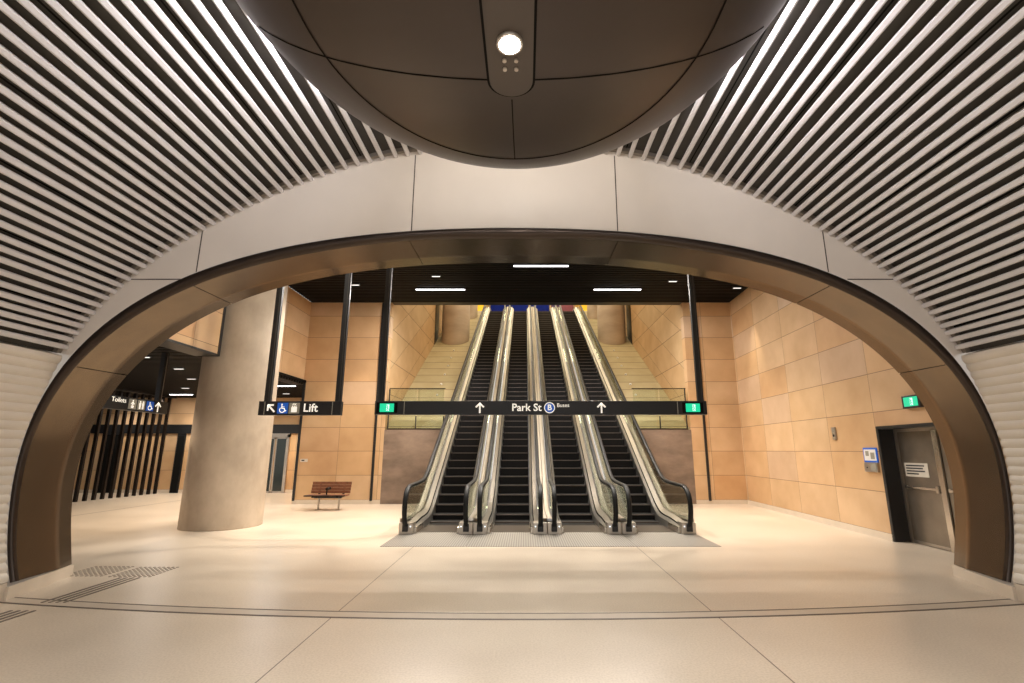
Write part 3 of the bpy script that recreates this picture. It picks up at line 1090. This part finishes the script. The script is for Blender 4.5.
# upper concourse
mb = MB(); mb.box(XWL, XWR, 31.6, 37, 10.4, 10.78)
struct(mb.build('floor', M['floor']))
mb = MB(); mb.box(XWL - .3, XWR + .3, 36.5, 36.8, 10.5, 15)
struct(mb.build('wall_upper', M['stone_rear']))
mb = MB(); mb.box(XWL - .3, XWR + .3, 16.9, 36.8, 15, 15.2)
struct(mb.build('ceiling', M['white_panel']))
mb = MB(); mb.box(XWL - .3, XWR + .3, YBK + .05, YBK + .3, CE + .2, 15)
struct(mb.build('wall_well_front', M['white_panel']))
for (x0, x1, m, nm, lab) in ((-4.6, -2.75, 'yellow', 'wall_panel', 'yellow panel on the wall at the top left of the escalators'),
                         (-2.70, -1.2, 'blue_panel', 'display_screen', 'blue screen at the head of the leftmost escalator'),
                         (-1.1, .28, 'blue_panel', 'display_screen', 'blue screen at the head of the second escalator from left'),
                         (.4, 1.9, 'blue_panel', 'display_screen', 'blue screen at the head of the third escalator from left'),
                         (2.0, 3.75, 'red_panel', 'display_screen', 'dark red screen at the head of the rightmost escalator'),
                         (3.85, 5.5, 'yellow', 'wall_panel', 'yellow panel on the wall at the top right of the escalators')):
    e = empty(nm, ((x0 + x1) / 2, 36.5, 10.78)); w = (x1 - x0) / 2
    tag(e, lab, 'panel' if m == 'yellow' else 'screen')
    MB().box(-w, w, -.06, -.005, 0, 3.4).build('casing', M['black'], e)
    MB().box(-w + .04, w - .04, -.07, -.06, .05, 3.15).build('face', M[m], e)

# ------------------------------------------------------------------ hanging signs
SY = 9.5
sg = empty('hanging_sign', (.305, SY, 2.37))
tag(sg, 'long black overhead sign reading Park St hanging in front of the escalators', 'sign')
HW, HH = 3.185, .26
bm_ = MB().box(-HW, HW, -.06, .06, 0, HH, .006).build('beam', M['black'], sg)
for s in (-1, 1):
    mb = MB().box(-.055, .055, -.04, .04, HH - .0, CE + .1 - 2.37, .004)
    px = -3.085 if s < 0 else 3.085
    hp_ = mb.build('hanger_pole', M['black'], sg, (px, 0, 0))
    MB().box(.018, .030, -.046, -.039, HH, CE - 2.4).build('cable_channel', M['slat_back'], hp_)
    ep = MB().box(-.2, .2, -.066, -.059, .03, HH - .03).build('exit_module', M['black_soft'], sg, (-2.95 if s < 0 else 2.91, 0, 0))
    exit_face(ep, 0 if s < 0 else 0, -.066, HH / 2, .27, .16)
    MB().box(-.006, .006, -.0615, -.059, .01, HH - .01).build('beam_joint', M['tile_grey'], sg, (-2.62 if s < 0 else 2.62, 0, 0))
arrow('arrow', sg, -1.17, HH / 2, .185, -.061)
arrow('arrow', sg, 1.16, HH / 2, .185, -.061)
text_obj('lettering', 'Park St', .198, M['letter'], sg, (-.275, -.061, HH / 2), bold=.003)
bd = MB()
disc(bd, 0, 0, .105, -.005, 0, 32)
badge = bd.build('route_badge', M['letter'], sg, (.165, -.061, HH / 2))
b2 = MB(); disc(b2, 0, 0, .088, -.008, -.005, 32); b2.build('badge_face', M['blue'], badge)
text_obj('badge_letter', 'B', .15, M['letter'], badge, (0, -.010, 0), bold=.003)
text_obj('lettering', 'Buses', .105, M['letter'], sg, (.425, -.061, HH / 2 + .045))

LY = 9.8
ls = empty('hanging_sign', (-4.455, LY, 2.38))
tag(ls, 'short black overhead sign reading Lift hanging in front of the round column', 'sign')
MB().box(-.815, .815, -.06, .06, 0, .275, .006).build('beam', M['black'], ls)
for px in (-.675, .735):
    hp_ = MB().box(-.06, .06, -.04, .04, .275, CE + .1 - 2.38, .004).build('hanger_pole', M['black'], ls, (px, 0, 0))
    MB().box(.02, .032, -.046, -.039, .275, CE - 2.4).build('cable_channel', M['slat_back'], hp_)
    MB().box(-.006, .006, -.0615, -.059, .01, .265).build('beam_joint', M['tile_grey'], ls, (px + (-.02 if px < 0 else -.09), 0, 0))
arrow('arrow', ls, -.565, .137, .19, -.061, math.radians(45))
icon('wheelchair', ls, -.335, -.0605, .137, .21)
icon('lift', ls, -.105, -.0605, .137, .21)
text_obj('lettering', 'Lift', .225, M['letter'], ls, (.215, -.061, .137), bold=.003)

ts = empty('hanging_sign', (-8.36, 10.4, 2.52), PI / 2)
tag(ts, 'black overhead sign reading Toilets hanging in front of the timber fins', 'sign')
MB().box(-1.1, 1.05, -.06, .06, 0, .27, .006).build('beam', M['black'], ts)
for px in (.78, -.9):
    hp_ = MB().box(-.05, .05, -.05, .05, .27, 3.92 - 2.52, .004).build('hanger_pole', M['black'], ts, (px, 0, 0))
    MB().box(.02, .034, -.056, -.049, .27, 1.38).build('cable_channel', M['steel_dull'], hp_)
text_obj('lettering', 'Toilets', .135, M['letter'], ts, (-.36, -.061, .19))
icon('parent', ts, .0, -.0605, .137, .21)
icon('pair', ts, .245, -.0605, .137, .21)
icon('wheelchair', ts, .495, -.0605, .137, .21)
arrow('arrow', ts, .735, .137, .2, -.061)

# ------------------------------------------------------------------ bench and little things
bn = empty('bench', (-5.8, 15.05, 0))
tag(bn, 'reddish slatted timber bench with backrest in front of the back stone wall', 'bench')
for k in range(5):
    y = -.30 + .095 * k
    MB().box(-.585, .585, y, y + .08, .40, .435, .006).build('seat_slat', M['fin'] if k == 0 else M['wood'], bn)  # front slat in darker timber, standing in for shade on the seat edge
for k in range(4):
    z = .455 + .083 * k
    y = .19 + .026 * k
    mb = MB().box(-.585, .585, y, y + .032, z, z + .081, .004)
    mb.build('back_slat', M['wood'], bn)
mb = MB()
for x in (-.36, .36):
    mb.box(x - .03, x + .03, -.22, .2, .36, .40)
    mb.prism([(.235, .36), (.275, .36), (.355, .78), (.315, .78)], x - .03, x + .03, 'x')
mb.box(-.4, .4, -.03, .11, .33, .37, .008)
mb.build('frame', M['black'], bn)
for x in (-.30, .30):
    MB().box(x - .022, x + .022, .10, .16, 0, .335, .004).build('leg', M['steel_dull'], bn)
    MB().box(x - .05, x + .05, .02, .24, 0, .012).build('foot', M['steel_dull'], bn)
mb = MB()
mb.cyl((0, .10, .60), (0, -.12, .60), .045, .04, 14)
mb.cyl((0, -.10, .60), (0, -.10, .42), .02, n=10)
mb.build('armrest', M['fin'], bn)
wp = empty('wall_plate', (-7.32, YBK, 1.38))
tag(wp, 'small pale plate on the back stone wall above the left end of the bench', 'plate')
MB().box(-.12, .12, -.012, -.001, -.05, .05, .003).build('plate', M['paper'], wp)
MB().box(-.08, .02, -.015, -.012, -.02, .02).build('plate_text', M['ink'], wp)

# tactile paving by the left foot of the arch
def tactile(name, cx_, cy_, w, l, rot, label, dots):
    t = empty(name, (cx_, cy_, 0), rot)
    tag(t, label, 'tactile paving')
    mb = MB()
    if dots:
        nx, ny = int(w / .065), int(l / .065)
        for i in range(nx):
            for j in range(ny):
                x = -w / 2 + (i + .5) * w / nx; y = -l / 2 + (j + .5) * l / ny
                mb.cyl((x, y, 0), (x, y, .006), .021, .017, 10)
        mb.build('studs', M['tactile_dot'], t)['kind'] = 'stuff'
    else:
        nx = max(2, int(w / .075))
        for i in range(nx):
            x = -w / 2 + (i + .5) * w / nx
            MB().box(x - .017, x + .017, -l / 2, l / 2, 0, .006, .002).build('bar', M['tactile'], t)
    return t


tactile('tactile_strip', -5.40, 6.68, .34, 1.12, 0.0, 'long strip of dark tactile guide bars running past the left foot of the arch', False)
tactile('tactile_strip', -5.45, 5.58, .34, .5, 0.0, 'short piece of tactile guide bars in front of the double drain line', False)
tactile('tactile_pad', -6.15, 7.62, .62, .62, 0.0, 'tactile pad of raised dots beside the left foot of the arch', True)
tactile('tactile_pad', -5.45, 7.58, .62, .62, 0.0, 'tactile pad of raised dots at the far end of the long guide bars', True)

# ------------------------------------------------------------------ lamps
LK = 1.0


def area(name, loc, sx, sy, energy, color=(1, .9, .78), rot=(0, 0, 0), spread=None, parent=None):
    l = bpy.data.lights.new(name, 'AREA'); l.shape = 'RECTANGLE'; l.size = sx; l.size_y = sy
    l.energy = energy * LK; l.color = color
    if spread: l.spread = math.radians(spread)
    o = bpy.data.objects.new(name, l); COL.objects.link(o)
    o.location = loc; o.rotation_euler = rot
    if parent: o.parent = parent
    return o


def spot(name, loc, energy, ang=70, blend=.5, color=(1, .85, .68), rot=(0, 0, 0), size=.04):
    l = bpy.data.lights.new(name, 'SPOT'); l.energy = energy * LK; l.spot_size = math.radians(ang); l.spot_blend = blend
    l.color = color; l.shadow_soft_size = size
    o = bpy.data.objects.new(name, l); COL.objects.link(o); o.location = loc; o.rotation_euler = rot
    return o


def linear_light(x, y, z, L, label, energy, group=None, w=.075, mat='lamp'):
    e = empty('ceiling_light', (x, y, z))
    tag(e, label, 'ceiling light', group)
    MB().box(-L / 2 - .02, L / 2 + .02, -w / 2 - .012, w / 2 + .012, 0, .09).build('housing', M['black'], e)
    MB().box(-L / 2, L / 2, -w / 2, w / 2, -.012, .002).build('diffuser', M[mat], e)
    if energy:
        area('linear_lamp', (x, y, z - .03), L, w, energy, (1, .93, .86))
    return e


def downlight(x, y, z, label, energy=0, ang=80, rot=(0, 0, 0), L=.24, color=(1, .82, .62)):
    e = empty('downlight', (x, y, z))
    tag(e, label, 'downlight')
    MB().box(-L / 2 - .02, L / 2 + .02, -.06, .06, 0, .06).build('housing', M['black'], e)
    MB().box(-L / 2, L / 2, -.024, .024, -.01, .002).build('lens', M['lamp_small'], e)
    if energy:
        spot('downlight_beam', (x, y, z - .04), energy, ang, .6, color, rot)
    return e


ZC_ = CE - .03
linear_light(.455, 13.07, ZC_, 1.54, 'central bright linear light on the black slatted ceiling just behind the arch', 260)
linear_light(-2.745, 15.16, ZC_, 1.58, 'bright linear light on the black ceiling above the two left escalators', 260)
linear_light(3.0, 15.16, ZC_, 1.52, 'bright linear light on the black ceiling above the two right escalators', 260)
downlight(-2.67, 13.93, ZC_, 'small ceiling downlight left of the central linear light', 500, 85)
downlight(-5.36, 14.71, ZC_, 'small ceiling downlight right beside the right pole of the Lift sign', 600, 85)
downlight(6.82, 15.01, ZC_, 'small ceiling downlight near the corner of the right stone wall', 420, 42, (0, math.radians(3), 0), color=(1, .88, .68))
downlight(4.57, 14.38, ZC_, 'faint ceiling downlight left of the right pole of the long sign', 500, 85)
# lights of the same ceiling above and behind the arch; near-left one added to brighten the column
for (x, y) in ((-4, 10.4), (0.4, 10.0), (4.4, 10.4), (-5.4, 12.6), (5.2, 12.6), (0.4, 12.0), (-4.3, 9.3), (-2.2, 12.2), (2.8, 12.2)):
    spot('hall_downlight_beam', (x, y, CE - .1), 560, 76, .8, (1, .93, .82), size=.12)

linear_light(-13.75, 19.6, 3.885, .9, 'linear light on the low black ceiling above the far end of the timber fins', 40, w=.08)
linear_light(-8.35, 16.95, 3.885, .75, 'linear light on the low lobby ceiling above the Lift sign', 40, w=.07)
downlight(-9.48, 13.26, 3.88, 'small downlight on the low ceiling next to the pole of the Toilets sign', 300, 110)
downlight(-12.17, 17.5, 3.88, 'small downlight on the low ceiling just in front of the far linear light', 300, 110)
downlight(-10.42, 15.2, 3.88, 'small downlight on the low ceiling nearest the round column', 300, 110)
downlight(-9.12, 11.54, 3.88, 'small bright downlight on the low ceiling at the inner edge of the arch', 300, 110)
downlight(-9.4, 19.27, 3.88, 'small downlight on the low lobby ceiling in front of the lift doors', 300, 110)

v = Vector((-6.6, 11.4, 3.6)) - Vector((-1.5, 9.2, CE - .1))
spot('column_fill_beam', (-1.5, 9.2, CE - .1), 760, 60, .9, (1, .93, .82), v.to_track_quat('-Z', 'Y').to_euler(), .12)  # extra unseen spot, added to brighten the front of the column
for (x, y) in ((-16.6, 20.1), (-15.0, 20.1), (-13.4, 20.1), (-11.6, 19.6), (-10.2, 19.6)):  # fill spots without fittings, added to brighten the rear wall behind the fins
    spot('lobby_fill_beam', (x, y, 3.86), 150, 130, .8, (1, .9, .76), size=.08)
# spotlights and cove light of the pod, then added fill round its nose
for yy in (2.69, .1, -2.5):
    spot('pod_spot_beam', (-.10, yy, 4.22), 420, 150, .6, (1, .96, .9), size=.07)
for sx in (-1, 1):
    o = area('pod_cove_strip', (-.1 + sx * 1.72, .2, 5.42), .10, 8.2, 430, (.95, .93, 1), (0, -sx * math.radians(112), 0))
for t in (30, 60, 90, 120, 150):  # unseen fill lamps added round the nose to brighten the white lunette
    a = math.radians(t)
    area('pod_nose_fill', (-.10 + 1.55 * math.cos(a), py0 + 1.85 * math.sin(a), 5.52), .08, .8, 26, (1, .93, .86),
         Vector((math.cos(a), math.sin(a), .25)).to_track_quat('-Z', 'Y').to_euler())
# light of the upper hall over the escalator well
for y in (20, 25, 30, 34):
    area('well_lamp', (.45, y, 14.6), 7.5, 1.2, 340, (1, .86, .60))

# ------------------------------------------------------------------ world, camera, colour
w = bpy.data.worlds.new('World'); scn.world = w; w.use_nodes = True
bg = w.node_tree.nodes['Background']
bg.inputs[0].default_value = (.92, .88, .86, 1); bg.inputs[1].default_value = .85

cam = bpy.data.cameras.new('Camera')
cam.sensor_width = 36; cam.lens = 36 * 490 / 1024
cam.shift_x = -13 / 1024; cam.clip_end = 200
co = bpy.data.objects.new('Camera', cam); COL.objects.link(co)
co.location = (0, 0, 1.7)
co.rotation_euler = (PI / 2 + math.atan(109 / 490), 0, 0)
scn.camera = co
scn.view_settings.view_transform = 'Standard'
scn.view_settings.look = 'None'
scn.view_settings.gamma = 1
scn.view_settings.use_curve_mapping = False
scn.view_settings.exposure = 0.2
scn.cycles.use_denoising = True
scn.cycles.max_bounces = 8
scn.cycles.diffuse_bounces = 5
scn.cycles.transparent_max_bounces = 24
scn.cycles.sample_clamp_indirect = 6

# repeats of one kind share a group phrase
GROUPS = {'round_column': 'round concrete columns on the stone banks', 'downlight': 'small downlights in the black ceilings',
          'ceiling_light': 'linear lights in the black ceilings', 'hanging_sign': 'black overhead wayfinding signs',
          'display_screen': 'screens at the head of the escalators', 'wall_panel': 'yellow panels at the head of the escalators',
          'stone_slope': 'stone banks beside the escalators', 'glass_balustrade': 'glass rails on the concrete base walls',
          'tactile_strip': 'tactile guide strips in the floor', 'tactile_pad': 'tactile dot pads in the floor'}
for ob in bpy.data.objects:
    key = ob.name.split('.')[0]
    if ob.parent is None and key in GROUPS and 'label' in ob:
        ob['group'] = GROUPS[key]
